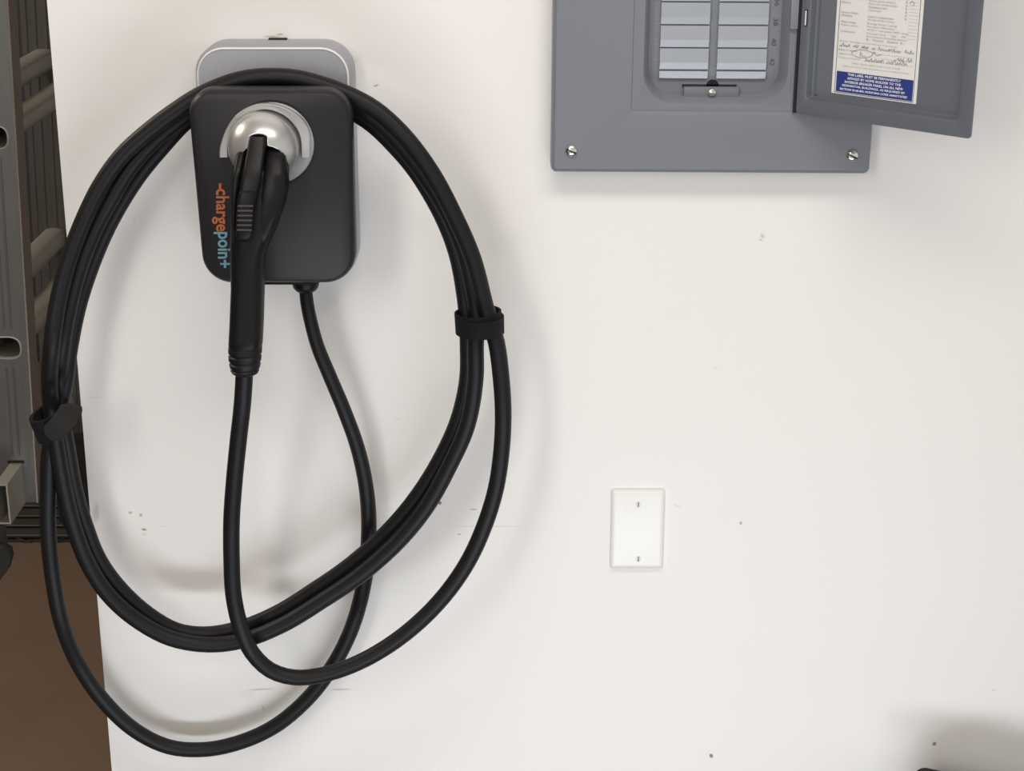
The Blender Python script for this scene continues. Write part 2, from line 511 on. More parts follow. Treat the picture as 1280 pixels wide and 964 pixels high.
arc_u = [(585, 428, -.1), (584, 475, -.11), (572, 527, -.122), (549, 577, -.132), (519, 624, -.14), (484, 665, -.146), (438, 706, -.15), (392, 738, -.152), (345, 767, -.152), (298, 786, -.15), (255, 793, -.15),
         (220, 788, -.148), (185, 768, -.146), (150, 736, -.144), (124, 700, -.142), (106, 655, -.14), (93, 610, -.135), (84, 560, -.128), (78, 525, -.122), (75, 480, -.112)]
b_up = [(78, 430, -.105), (87, 380, -.1), (101, 330, -.095), (119, 285, -.09), (138, 250, -.088), (162, 210, -.086), (194, 174, -.084), (228, 147, -.081), (262, 126, -.079), (300, 110, -.079), (340, 106, -.079),
        (380, 109, -.079), (412, 118, -.079), (438, 130, -.08), (470, 150, -.084), (500, 179, -.088), (533, 222, -.093), (561, 268, -.098), (581, 317, -.102), (593, 370, -.108), (597, 400, -.112)]
arc_l = [(594.5, 428, -.116), (594, 475, -.125), (584, 532, -.138), (561, 584, -.148), (533, 634, -.156), (498, 677, -.162), (452, 718, -.166), (405, 750, -.168), (352, 782, -.168), (303, 801, -.168), (260, 806, -.168),
         (213, 798, -.166), (169, 774, -.164), (134, 742, -.162), (109, 703, -.16), (91, 655, -.156), (79, 605, -.152), (71, 560, -.146), (66, 525, -.138), (62, 480, -.13)]
c_up = [(65, 430, -.124), (72, 380, -.118), (82, 338, -.112), (93, 304, -.108), (110, 263, -.105), (127, 230, -.102), (152, 195, -.1), (182, 167, -.099), (216, 141, -.098), (247, 121, -.097), (280, 106, -.0965), (310, 98, -.0965),
        (340, 96, -.0965), (370, 98, -.0965), (402, 106, -.097), (434, 118, -.098), (469, 137, -.1), (505, 170, -.104), (540, 217, -.108), (569, 272, -.112), (591, 323, -.116), (607, 384, -.12)]
branch = [(613, 403, -.124), (620.5, 428, -.128), (626, 468, -.14), (629, 515, -.15), (627, 562, -.16), (620, 610, -.17), (606, 656, -.18), (585, 702, -.19), (556, 744, -.195), (520, 781, -.2), (480, 811, -.2), (440, 832, -.2),
          (402, 844, -.2), (368, 847, -.2), (338, 838, -.2), (315, 816, -.2), (301, 785, -.2), (292, 745, -.2), (289.5, 700, -.2), (289.5, 650, -.2), (293, 600, -.2), (298, 550, -.2), (303, 505, -.198), (306, 458, -.195)]
gy = [-.075, -.076, -.075, -.072, -.068, -.062, -.052, -.044, -.038, -.034, -.032, -.030, -.030, -.030, -.030, -.031, -.033, -.037, -.043, -.051, -.061, -.08, -.086, -.092, -.095, -.097, -.096, -.090]
gland_run = [(u, v, y) for (u, v, _), y in zip(gland_run, gy)]
arc_u = [(u, v, -.1 - .6 * (y + .1)) for u, v, y in arc_u]
arc_l = [(u, v, -.116 - .45 * (y + .116)) for u, v, y in arc_l]
by = [-.124, -.126, -.128, -.128, -.126, -.124, -.122, -.12, -.12, -.12, -.12, -.12, -.12, -.12, -.12, -.12, -.122, -.128, -.136, -.146, -.158, -.170, -.182, -.190, -.195]
branch = [(u, v, y) for (u, v, _), y in zip(branch, by)]
path = [W(*p) for p in gland_run + a_up + arc_u + b_up + arc_l + c_up + branch]
pts = catmull(path, .008)
bm = nb()
tube(bm, pts, lambda i, m: .0076 + .0020 * min(1, i / 40), 16)
obj('cord', bm, M_RUB, cb, smooth=60)

# connector
secs = [(178, 306, 352, -.150, .012), (184, 302, 357, -.156, .019), (195, 296, 358.5, -.163, .022), (210, 292, 360.5, -.172, .026), (230, 290.5, 361, -.176, .028), (250, 290, 358, -.179, .028), (268, 289.5, 352, -.181, .0275),
        (285, 289, 346, -.183, .0265), (300, 288.5, 339, -.185, .0245), (314, 288.3, 333.5, -.187, .0225), (330, 288.5, 331, -.188, .021), (360, 289, 330.5, -.190, .0195), (400, 287.5, 329.5, -.192, .019), (430, 286, 328, -.194, .019), (433, 287, 327, -.194, .018)]


def sect(v, u0, u1, y, d, n=28, e=2.6):
    p = W((u0 + u1) / 2, v, y); hw = (u1 - u0) / 2 * S((u0 + u1) / 2, v, y)
    out = []
    for k in range(n):
        t = 2 * math.pi * k / n; c, s = math.cos(t), math.sin(t)
        out.append(Vector((p.x + hw * math.copysign(abs(c) ** (2 / e), c), p.y + d * math.copysign(abs(s) ** (2 / e), s), p.z)))
    return out


def interp_secs(ss, m):
    P = []
    for a, b in zip(ss, ss[1:]):
        for k in range(m): P.append(tuple(x + (y - x) * k / m for x, y in zip(a, b)))
    P.append(ss[-1]); return P


bm = nb(); bridge(bm, [sect(*s) for s in interp_secs(secs, 3)])
conn = obj('connector', bm, M_BLACK2, cb, smooth=55, label='pistol-shaped black plug connector')


def front_y(v):
    for a, b in zip(secs, secs[1:]):
        if a[0] <= v <= b[0]:
            k = (v - a[0]) / (b[0] - a[0]); return (a[3] - a[4]) + ((b[3] - b[4]) - (a[3] - a[4])) * k
    return secs[0][3] - secs[0][4]


# latch lever: raised strip down the front of the connector
lev = [(168, 314, 332.5, -.172, .008), (169.5, 312.5, 333.5, -.177, .010), (185, 310, 332.5, -.184, .010), (200, 307, 330, -.1935, .0085), (220, 304, 326.5, -.205, .0055), (240, 300, 322, -.2095, .005), (256, 298, 319.5, -.2105, .005)]
bm = nb(); bridge(bm, [sect(*s, n=20, e=5) for s in interp_secs(lev, 2)])
obj('latch_lever', bm, M_BLACK2, conn, smooth=40)
# shoulder ridges either side of the lever (the shell splits into two cheeks)
for lst in ([(186, 300, 309, -.1720, .009), (192, 296, 308, -.1765, .010), (215, 291.5, 303, -.190, .011), (240, 290, 299.5, -.194, .012), (270, 289.8, 297, -.195, .011), (300, 290.5, 296, -.194, .011)],
            [(184, 336, 350, -.168, .011), (188, 333, 355, -.1715, .013), (195, 331.5, 357.5, -.1765, .014), (215, 328.5, 359.5, -.187, .015), (240, 324, 358.5, -.192, .015), (270, 320, 350.5, -.195, .0135), (296, 315, 338.5, -.196, .011), (312, 308, 331, -.1925, .0085)]):
    bm = nb(); bridge(bm, [sect(*s, n=20, e=3) for s in interp_secs(lst, 3)])
    obj('shell_cheek', bm, M_BLACK2, conn, smooth=50)
but = [(238, 302, 317, -.2115, .0045), (240, 299.5, 319, -.2125, .0055), (250, 297, 318.5, -.2135, .006), (290, 295, 316, -.2135, .006), (298, 297, 314.5, -.2125, .0055), (301, 300, 311, -.2110, .004)]
bm = nb(); bridge(bm, [sect(*s, n=24, e=4) for s in interp_secs(but, 2)])
button = obj('release_button', bm, M_BLACK2, conn, smooth=40)
bm = nb()
M_RIB = mat('worn_rib_plastic', (0.035, 0.031, 0.029), 0.5)
for k in range(6):
    v = 257.5 + k * 6.0
    a = W(297.5 - k * .25, v, -.2195); b = W(316.5 - k * .4, v, -.2195); rod(bm, a, b, .0011, 8)
obj('grip_ribs', bm, M_RIB, conn, smooth=40)
# strain relief with stacked rings
sr = [(431, 287, 327.5, 0), (434, 285.5, 327.8, 0), (440.5, 285.2, 327.5, 0), (442, 287.5, 326, 0), (443.5, 287.5, 326, 0), (445, 285.5, 327, 0), (450, 285.8, 326.6, 0), (451.3, 288, 325, 0), (453, 288, 325, 0), (454.5, 286.5, 325.8, 0),
      (459, 287.4, 325, 0), (460.2, 289.5, 323.5, 0), (461.8, 289.5, 323.5, 0), (463, 288, 324, 0), (466, 290, 322.5, 0), (468, 294, 319, 0)]
bm = nb(); bridge(bm, [sect(v, a, b, -.195, (b - a) / 2 * S(306, v, -.195) * .95, e=2.0) for v, a, b, _ in sr])
obj('strain_relief', bm, M_RUB, cb, smooth=30)


# ------------------------------------------------------------------ hook-and-loop straps
def strap_band(c, axis, ex, a, b, h, th=.0022, n=40, w=0.0):
    """elliptical band: axis = width direction, ex = half-axis a direction (across the picture), the other half-axis b"""
    axis = axis.normalized(); ex = (ex - axis * ex.dot(axis)).normalized(); ey = axis.cross(ex)
    rows = []
    for da, t in ((-h, 0), (-h, th), (h, th), (h, 0)):
        rows.append([c + axis * (da) + ex * (a + t) * math.cos(q) + ey * (b + t) * math.sin(q) for q in [2 * math.pi * k / n for k in range(n)]])
    bm = nb(); rows.append(rows[0])
    vs = [[bm.verts.new(p) for p in r] for r in rows[:4]]
    for r in range(4):
        A, B = vs[r], vs[(r + 1) % 4]
        for k in range(n):
            bm.faces.new((A[k], A[(k + 1) % n], B[(k + 1) % n], B[k]))
    return bm


c2 = W(598, 402, -.11); s2 = S(599, 402, -.11)
st = thing('cable_strap', 'black hook-and-loop strap binding the cable bundle at right, below the breaker panel side', 'strap', c2, 'straps around the charging cable')
st['label'] = 'black hook-and-loop strap around the right side of the cable loops'
ax = (W(602, 430, -.112) - W(598.5, 375, -.108)).normalized()
bm = strap_band(c2, ax, W(640, 403, -.11) - W(560, 403, -.11), 27 * s2, .034, .0115)
obj('band', bm, M_STRAP, st, smooth=40)
bm = strap_band(c2 + Vector((0.002, -.0015, -.003)), (ax + Vector((-.04, 0, 0))).normalized(), W(640, 402, -.11) - W(560, 400, -.11), 27.6 * s2, .0355, .0095)
obj('overlap', bm, M_STRAP, st, smooth=40)
c1 = W(66, 526, -.118); s1 = S(66, 526, -.118)
st1 = thing('cable_strap', 'black hook-and-loop strap with a loose grey tail around the left side of the cable loops', 'strap', c1, 'straps around the charging cable')
ax1 = (W(78, 550, -.118) - W(60, 505, -.118)).normalized()
bm = strap_band(c1, ax1, W(100, 512, -.118) - W(40, 536, -.118), 18.5 * s1, .034, .0135, th=.0045)
obj('band', bm, M_STRAP, st1, smooth=40)
# loose end: a short curved flap leaving the band up and to the right
mid = [(61, 547, -.158), (66, 542, -.160), (74, 533, -.1605), (82, 523, -.157), (88, 513, -.149), (92, 506, -.136)]
cl = catmull([W(*p) for p in mid], .004)
bm = nb(); loops = []
for i, p in enumerate(cl):
    t = (cl[min(i + 1, len(cl) - 1)] - cl[max(i - 1, 0)]).normalized()
    nrm = Vector((0, -1, 0)); wd = t.cross(nrm).normalized(); nn = wd.cross(t)
    q_ = i / (len(cl) - 1); hw = .0122 * min(1, .35 + q_ * 4, .5 + (1 - q_) * 4)
    loops.append([p + wd * hw + nn * .0012, p + wd * hw - nn * .0012, p - wd * hw - nn * .0012, p - wd * hw + nn * .0012])
bridge(bm, loops)
obj('loose_end', bm, M_STRAP2, st1, smooth=40, label='dark grey loose end')

# ------------------------------------------------------------------ breaker panel with open door
YP = -.030                                    # cover face
pb = W(888, 217, YP)
pn = thing('breaker_panel', 'grey electrical breaker panel with open door at top right of the white wall', 'breaker panel', (pb.x, 0, pb.z), rot=(0, math.radians(.35), 0))
PX0 = W(688.5, 200, YP).x; PX1 = W(1088.5, 200, YP).x; PZ0 = W(888, 217, YP).z; PZ1 = PZ0 + .62
# opening in the cover and dead front
OX0 = W(804, 60, YP).x; OX1 = W(986, 60, YP).x; OZ0 = W(890, 129, YP).z; OZ1 = PZ0 + .52
YD = YP + .024
ro = .034


def ring_plate(bm, oc_, orad, ic_, irad, y_out, y_in_list, seg=8):
    """flat face between an outer and an inner rounded rectangle at y_out, then the inner wall going through y_in_list (inset growth, y)"""
    o = [Vector((p.x, y_out, p.y)) for p in rpoly(oc_, orad, 0, seg)]
    loops = [o, [Vector((p.x, y_out, p.y)) for p in rpoly(ic_, irad, 0, seg)]]
    for g_, y in y_in_list: loops.append([Vector((p.x, y, p.y)) for p in rpoly(ic_, irad, g_, seg)])
    return loops


oc1 = rbox_corners(PX0, PX1, PZ0, PZ1); ic1 = rbox_corners(OX0, OX1, OZ0, OZ1)
FX0 = W(788, 100, YP).x; FX1 = W(992, 100, YP).x; FZ0 = W(888, 140, YP).z; FZ1 = OZ1 + .01
fc = rbox_corners(FX0, FX1, FZ0, FZ1)
bm = nb()
R4 = lambda r: [r] * 4
loops = [[Vector((p.x, y, p.y)) for p in rpoly(oc1, R4(.007), i, 8)] for i, y in [(0, 0), (0, YP + .006), (.0012, YP + .0025), (.0045, YP)]]
# shallow recessed step around the door frame, then the bevelled opening
for i, y in [(-.0042, YP), (-.0004, YP - .0015), (.0008, YP - .0016), (.0018, YP - .0001), (.0036, YP - .0001)]:
    loops.append([Vector((p.x, y, p.y)) for p in rpoly(fc, R4(.004), i, 8)])
for i, y in [(-.0040, YP - .0001), (-.0010, YP - .0013), (0, YP - .0013), (.0012, YP), (.0062, YD - .002), (.0072, YD)]:
    loops.append([Vector((p.x, y, p.y)) for p in rpoly(ic1, R4(ro), i, 8)])
bridge(bm, loops, True, True, False)
obj('cover', bm, M_PANEL, pn, smooth=30)
bm = nb()
plate(bm, ic1, R4(ro), [(.0068, YD + .0018), (.0068, YD + .0005)], seg=8)
obj('dead_front', bm, M_PANEL, pn, smooth=30)
# filler plates: two columns, each with a face and a sloping lower lip
cols = [((824, 886.5), (831, 888.5)), ((892, 967), (896, 970.5))]
proto = None
pitch = .0253
YDF = YD + .0005
zlip = W(850, 88.5, YDF - .006).z
for ci, (ub, ut) in enumerate([(823.5, 884.0), (895.0, 956.5)]):
    xa = W(ub, 90, YDF - .005).x; xb = W(ut, 90, YDF - .005).x
    for k in range(13):
        z0 = zlip + k * pitch; z1 = z0 + pitch - .0009
        if z1 > OZ1 - .02: break
        bm = nb()
        prof = [(YDF, z0), (YDF - .0036, z0 + .0006), (YDF - .0060, z0 + .0088), (YDF - .0050, z1), (YDF, z1)]
        bridge(bm, [[Vector((x, y, z)) for y, z in prof] for x in (xa, xb)])
        obj('filler_plate', bm, M_FILL, pn, smooth=0)
    bm = nb()
    z1 = zlip - .0006; z0 = z1 - .0088
    prof = [(YDF, z0), (YDF - .0036, z0 + .0004), (YDF - .0060, z1), (YDF, z1)]
    bridge(bm, [[Vector((x, y, z)) for y, z in prof] for x in (xa, xb)])
    obj('filler_plate', bm, M_FILL, pn, smooth=0)
# circuit numbers, turned sideways
for lab, u, v, m_ in [('36', 970, 2.5, M_INK), ('38', 968.5, 27, M_INK), ('40', 966.5, 52, M_INK), ('42', 964.5, 77, M_INK),
                      ('35', 822, 2, M_INKG), ('37', 820.5, 27, M_INKG), ('39', 819.5, 52, M_INKG), ('41', 818.5, 76, M_INKG)]:
    bm = nb()
    text_into(bm, lab, lambda s, t: W(u - 3 + 6 * t, v - 4.5 + 9 * s, YDF - .0006))
    obj('circuit_number', bm, m_, pn, smooth=0)
# catch plate and knob
a = W(854, 121, YDF - .008); b = W(923, 109, YDF - .008)
bm = nb(); box(bm, a.x, b.x, YDF - .009, YDF, a.z, b.z, .0008)
catch = obj('catch_plate', bm, M_PANEL, pn, smooth=30)
k0 = W(890, 107.5, YDF - .001); kS = S(890, 110, YDF)
bm = nb(); lathe_y(bm, (k0.x, k0.z), [(8 * kS, YDF), (8 * kS, YDF - .0012)], 20); obj('catch_hole', bm, M_DARK, pn)
bm = nb(); a2 = W(852, 109, YDF - .001); b2 = W(920, 106.6, YDF - .001); box(bm, a2.x, b2.x, YDF - .0012, YDF, a2.z, b2.z + .0008); obj('catch_slot', bm, M_DARK, pn, smooth=0)
k1 = W(889.5, 115.5, YDF - .012)
bm = nb(); lathe_y(bm, (k1.x, k1.z), [(4 * kS, YDF - .008), (4 * kS, YDF - .011), (4.8 * kS, YDF - .0112), (4.3 * kS, YDF - .014), (1.5 * kS, YDF - .0152)], 18)
obj('catch_knob', bm, M_SCREW, catch, smooth=50)
# cover screws
for su, sv in ((714, 190), (1065.5, 194)):
    c = W(su, sv, YP - .002); sc = S(su, sv, YP)
    bm = nb(); lathe_y(bm, (c.x, c.z), [(7.6 * sc, YP + .001), (7.6 * sc, YP - .0012), (6.6 * sc, YP - .0028), (3.5 * sc, YP - .0040), (.3 * sc, YP - .0043)], 24)
    scr = obj('cover_screw', bm, M_SCREW, pn, smooth=60, label='shiny zinc screw')
    bm = nb(); ang = -.45
    d = Vector((math.cos(ang), 0, math.sin(ang))); e = Vector((-d.z, 0, d.x)); cc = Vector((c.x, YP - .0036, c.z))
    q = [cc + d * 6.4 * sc + e * .9 * sc, cc - d * 6.4 * sc + e * .9 * sc, cc - d * 6.4 * sc - e * .9 * sc, cc + d * 6.4 * sc - e * .9 * sc]
    bridge(bm, [[p + Vector((0, -.0008, 0)) for p in q], [p + Vector((0, .002, 0)) for p in q]])
    obj('screw_slot', bm, M_DARK, scr, smooth=0)

# open door, swung out on its right-hand hinge
H0 = W(994, 140, YP); H0 = Vector((H0.x, YP - .004, H0.z))
FREE_Y = -.18
H1 = W(1213, 172.5, FREE_Y)
du = Vector((H1.x - H0.x, H1.y - H0.y, 0)); DWID = du.length; du.normalize()
dn = Vector((du.y, -du.x, 0))                  # faces the camera side
DH = FZ1 - H0.z - .002


def DP(s, z, n=0.0): return H0 + du * s + Vector((0, 0, z)) + dn * n


def dpx(u, v, n=0.0):
    p = WP(u, v, H0 + dn * n, dn)
    return p


def dloc(u, v):
    p = dpx(u, v) - H0
    return p.dot(du), p.z


dc = rbox_corners(0, DWID, 0, DH)
bm = nb()
sI, zI = dloc(1197, 163); sJ, zJ = dloc(1006, 128)
ins = .016
ic2 = rbox_corners(ins * .75, DWID - ins, ins * 1.05, DH - ins)
loops = []
for i, nn in [(.003, -.0105), (0, -.0095), (-.002, -.0022)]:
    loops.append([DP(p.x, p.y, nn) for p in rpoly(ic2, R4(.005), i, 5)])
for i, nn in [(.0005, -.0020), (0, -.0014), (0, .0006), (.0008, .0015), (.004, .0015)]:
    loops.append([DP(p.x, p.y, nn) for p in rpoly(dc, R4(.004), i, 5)])
for i, nn in [(-.0018, .0015), (0, .0005), (.0022, -.0065), (.004, -.0075)]:
    loops.append([DP(p.x, p.y, nn) for p in rpoly(ic2, R4(.005), i, 5)])
bridge(bm, loops)
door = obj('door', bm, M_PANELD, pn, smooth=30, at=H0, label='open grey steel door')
# ridge line close to the hinge
bm = nb(); s0 = ins * .75 + .006
bridge(bm, [[DP(s0, z, -.0075), DP(s0 + .0015, z, -.0055), DP(s0 + .003, z, -.0055), DP(s0 + .0045, z, -.0075)] for z in (ins * 1.05 + .006, DH - ins - .006)])
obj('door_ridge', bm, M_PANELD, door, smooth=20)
# hinge leaf: pin with its glint painted on, in a dark slot, and barrel on the cover side
zh0 = dloc(1002, 30)[1]; zh1 = dloc(1003.5, 12)[1]
bm = nb(); bridge(bm, [[DP(.0052, z, .0012), DP(.0088, z, .0012), DP(.0088, z, .0022), DP(.0052, z, .0022)] for z in (zh0 - .001, zh1 + .001)])
obj('hinge_slot', bm, M_DARK, door, smooth=0)
bm = nb(); rod(bm, DP(.0068, zh0, .0026), DP(.0068, zh1, .0026), .0010, 10)
obj('hinge_pin', bm, M_STEEL, door, smooth=50, label='steel hinge pin with painted glint')
bm = nb(); hb0 = W(991, 36, YP - .004); hb1 = W(994, -2, YP - .004); box(bm, hb0.x - .0045, hb0.x + .0045, YP - .006, YP + .001, hb0.z, hb1.z, .0015)
obj('hinge_barrel', bm, M_PANEL, pn, smooth=40)
bm = nb(); g0 = W(994, 139, YP); box(bm, FX1 - .0002, H0.x + .0006, YP - .0028, YP + .0004, FZ0, FZ1)
obj('hinge_gap', bm, M_DARK, pn, smooth=0)

# paper label on the inside of the door
NP = -.0070
sl0 = (dpx(1038.5, 115, NP) - H0).dot(du); sl1 = (dpx(1144.5, 125, NP) - H0).dot(du)
zl0 = (dpx(1038.5, 115, NP) - H0).z; zl1 = min(DH - .05, zl0 + .235)


def quad(bm, s0, s1, z0, z1, n):
    bm.faces.new([bm.verts.new(DP(s, z, n)) for s, z in ((s0, z0), (s1, z0), (s1, z1), (s0, z1))])


bm = nb(); bridge(bm, [[DP(s, z, n) for s, z in ((sl0, zl0), (sl1, zl0), (sl1, zl1), (sl0, zl1))] for n in (NP - .0004, NP)])
lab = obj('paper_label', bm, M_PAPER, door, smooth=0, label='white paper label with blue block and printed lines')
LW = sl1 - sl0
bm = nb(); m_ = .026 * LW / .1; e0, e1, f0, f1 = sl0 + .036 * LW, sl1 - .033 * LW, zl0 + .0013, zl1 - .003; t = .0006
for q in ((e0, e1, f0, f0 + t), (e0, e1, f1 - t, f1), (e0, e0 + t, f0, f1), (e1 - t, e1, f0, f1)): quad(bm, *q, NP + .0003)
obj('label_border', bm, M_INK, lab, smooth=0)
kz = LW / 105.5                                 # one photo pixel across the label
kv = (dpx(1040, 100, NP).z - dpx(1040, 110, NP).z) / 10   # one photo pixel down the label
zt = lambda vrow: zl0 + (115 - vrow) * kv               # rows as photo pixels at the label's left edge
bm = nb(); b0, b1 = e0 + .017 * LW, e1 - .012 * LW; bz0 = zl0 + 3.0 * kv; bz1 = zt(86.6); quad(bm, b0, b1, bz0, bz1, NP + .0003)
obj('blue_block', bm, M_BLUE, lab, smooth=0, label='blue block with white capitals')


def dtext(bm, body, s0, s1, z, h, n=NP + .0006):
    text_into(bm, body, lambda s, t: DP(s0 + (s1 - s0) * s, z + h * t, n))


bm = nb(); lines = ['THIS LABEL MUST BE PERMANENTLY', 'AFFIXED BY HOME BUILDER TO THE', 'INTERIOR BREAKER PANEL ON ALL NEW', 'RESIDENTIAL BUILDINGS, AS REQUIRED BY', 'SECTION 50-60-803, MONTANA CODE ANNOTATED']
wd = [.69, .70, .76, .82, .88]
for i, (tx, w) in enumerate(zip(lines, wd)):
    h = 3.0 * kv; z = zt(91.0 + 4.75 * i); cx = (b0 + b1) / 2 - .005 * LW
    dtext(bm, tx, cx - w * (b1 - b0) / 2, cx + w * (b1 - b0) / 2, z, h)
    dtext(bm, tx, cx - w * (b1 - b0) / 2 + .0003, cx + w * (b1 - b0) / 2 + .0003, z + .0002, h, NP + .0007)
obj('capital_lettering', bm, M_WHITEP, lab, smooth=0)
bm = nb()
for tx, v, w in [('Floors', 2.7, 11), ('Exterior doors', 14.6, 21), ('Windows', 18.4, 14), ('Water heater', 26.2, 19), ('Heating system', 30.3, 22), ('Cooling type', 38, 19)]:
    dtext(bm, tx, e0 + .025 * LW, e0 + .025 * LW + w * kz, zt(v), 2.3 * kv)
sm_ = e0 + 36 * kz
for tx, v, w in [('Above grade exterior', -3, 33), ('Floor over unheated space', .7, 35), ('Foundation wall', 4.4, 22), ('Crawl space', 8.5, 16), ('Solid or insulated door', 16, 32), ('Average window U factor', 20, 33), ('Energy factor rating', 24.7, 36),
                 ('Furnace efficiency', 28.4, 34), ('AFUE or heat pump HSPF rating', 32.3, 50), ('Seasonal rating     Type     kW', 36.6, 48), ('Duct insulation and building tightness', 40.4, 49), ('R-  Tested   Sealed  R-', 44, 46)]:
    dtext(bm, tx, sm_, sm_ + w * kz, zt(v + 1), 2.3 * kv)
for v in range(-40, 20, 4): dtext(bm, 'R-', e0 + 81 * kz, e0 + 83.5 * kz, zt(v), 2.5 * kv)
for tx, v, s, w in [('Other energy conservation measures', 50, 2, 72), ('Builder or installer', 60.5, 2, 24), ('Signed by', 65.5, 2, 18), ('Company and licence', 70.5, 2, 28), ('Values shown apply to the house as built', 76, 20, 60), ('Label may not be removed without written leave of owner', 80.5, 9, 82)]:
    dtext(bm, tx, e0 + s * kz, e0 + (s + w) * kz, zt(v), 1.9 * kv)
# rows above the frame
for v in range(-110, -6, 5): dtext(bm, 'Wall and roof insulation', sm_, sm_ + 34 * kz, zt(v), 2.3 * kv)
obj('small_print', bm, M_INKG, lab, smooth=0)
bm = nb()
for v in range(-6, 42, 4): quad(bm, e0 + 85 * kz, e1 - 2 * kz, zt(v), zt(v) + .22 * kv, NP + .0003)
for v, s in ((60.5, 50), (65.5, 55), (70.5, 34)): quad(bm, e0 + s * kz, e1 - 3 * kz, zt(v), zt(v) + .22 * kv, NP + .0003)
obj('rule_lines', bm, M_INKG, lab, smooth=0)
# handwriting: illegible pen strokes
rng = random.Random(4)


def stroke(bm, pts2, w):
    P = catmull([(s, z, 0) for s, z in pts2], .0008)
    for a, b in zip(P, P[1:]):
        d = b - a
        if d.length < 1e-6: continue
        nrm = Vector((-d.y, d.x, 0)).normalized() * w / 2
        bm.faces.new([bm.verts.new(DP(q.x, q.y, NP + .0006)) for q in (a + nrm, b + nrm, b - nrm, a - nrm)])


bm = nb()


def scribble(s0, s1, z, h, nlet, gaps=()):
    pts_ = []
    for i in range(nlet * 2 + 1):
        s = s0 + (s1 - s0) * i / (nlet * 2)
        if i // 2 in gaps:
            if len(pts_) > 2: stroke(bm, pts_, .00042)
            pts_ = []; continue
        up = h * rng.choice([.6, .7, 1.0, .55, 1.3]) if i % 2 else h * rng.uniform(-.1, .15)
        pts_.append((s + rng.uniform(-.3, .5) * kz + (.6 * kz if i % 2 else 0), z + up))
    if len(pts_) > 2: stroke(bm, pts_, .00042)


scribble(e0 + 3 * kz, e0 + 16 * kz, zt(56), 3.8 * kv, 5)
scribble(e0 + 20 * kz, e0 + 48 * kz, zt(55.5), 2.8 * kv, 11, (3, 8))
scribble(e0 + 51 * kz, e0 + 95 * kz, zt(55.5), 3.2 * kv, 15, (10,))
scribble(e0 + 75 * kz, e0 + 93 * kz, zt(65), 5.0 * kv, 6, (3,))
scribble(e0 + 36 * kz, e0 + 59 * kz, zt(70.5), 3.2 * kv, 8)
scribble(e0 + 63 * kz, e0 + 88 * kz, zt(70), 4.2 * kv, 7)
stroke(bm, [(e0 + a * kz, zt(b)) for a, b in ((48, 60), (38, 57.5), (26, 58), (19, 62), (24, 66), (36, 66.5), (44, 63), (47, 58), (50, 62), (56, 60))], .0004)
stroke(bm, [(e0 + a * kz, zt(b)) for a, b in ((30, 66), (30, 60), (33, 65), (37, 64.5))], .0004)
stroke(bm, [(e0 + a * kz, zt(b)) for a, b in ((85, -4), (88, -7), (91, -4), (89, -2))], .0004)
hw = obj('handwriting', bm, M_INK, lab, smooth=0, label='dark pen strokes'); hw['kind'] = 'stuff'

# ------------------------------------------------------------------ blank wall plate
a = W(762.5, 711.5, -.005); b = W(831.5, 613.5, -.005)
pm = W(797, 662, 0)
bp_ = thing('blank_plate', 'white blank outlet cover plate with two small screws low on the wall', 'wall plate', (pm.x, 0, pm.z))
bm = nb()
plate(bm, rbox_corners(a.x, b.x, a.z, b.z), [.0035] * 4, [(0, 0), (0, -.0025), (.0012, -.0045), (.0035, -.0058), (.006, -.0062)], seg=6)
obj('cover_plate', bm, M_PLATE, bp_, smooth=40)
for su, sv in ((798, 630.5), (798, 698.5)):
    c = W(su, sv, -.0062)
    bm = nb(); lathe_y(bm, (c.x, c.z), [(.0033, -.0055), (.0033, -.0066), (.0026, -.0072), (.0004, -.0074)], 18)
    scr = obj('plate_screw', bm, M_PLATE, bp_, smooth=50)
    bm = nb(); box(bm, c.x - .0008, c.x + .0006, -.0078, -.0066, c.z - .0030, c.z + .0030)
    obj('screw_slot', bm, mat('slot_shadow_grey', (.22, .21, .2), .8) if 'slot_shadow_grey' not in MATS else MATS['slot_shadow_grey'], scr, smooth=0)

# ------------------------------------------------------------------ aluminium ladder beyond the wall's end
YA, YBK = .44, .95
la0 = W(48, 628, YA); la1 = W(10.5, 0, YA)
ldir = (la1 - la0) / (la1.z - la0.z)           # per metre of height
ld = thing('aluminium_ladder', 'aluminium extension ladder hanging beyond the left end of the white wall', 'ladder', (la0.x - .05, YA, la0.z))


def LX(z): return la0.x + ldir.x * (z - la0.z)


ZT = 2.15
sA = S(20, 300, YA)
RW = .080
RD = .040


def channel(z0, z1, x_off, yw, back, t=.003, flutes=0, holes=()):
    """C-channel rail: web facing the camera at y = yw, flanges running back; sheared along the rail's lean"""
    bm = nb()
    prof = [(-RW, RD), (-RW, 0)]
    nseg = 36
    for i in range(nseg + 1):
        x = -RW + RW * i / nseg
        yy = 0.0
        if flutes and .12 < i / nseg < .88: yy = .0011 * (1 if (i // 4) % 2 else 0)
        prof.append((x, yy))
    prof += [(0, RD), (-t, RD)]
    for i in range(nseg, -1, -1):
        x = -RW + RW * i / nseg
        prof.append((min(max(x, -RW + t), -t), t + (.0011 * (1 if (i // 4) % 2 else 0) if flutes and .12 < i / nseg < .88 else 0)))
    prof.append((-RW + t, RD))
    loops = []
    for z in (z0, z1):
        loops.append([Vector((LX(z) + x_off + x, yw + back * y, z)) for x, y in prof])
    bridge(bm, loops)
    return bm


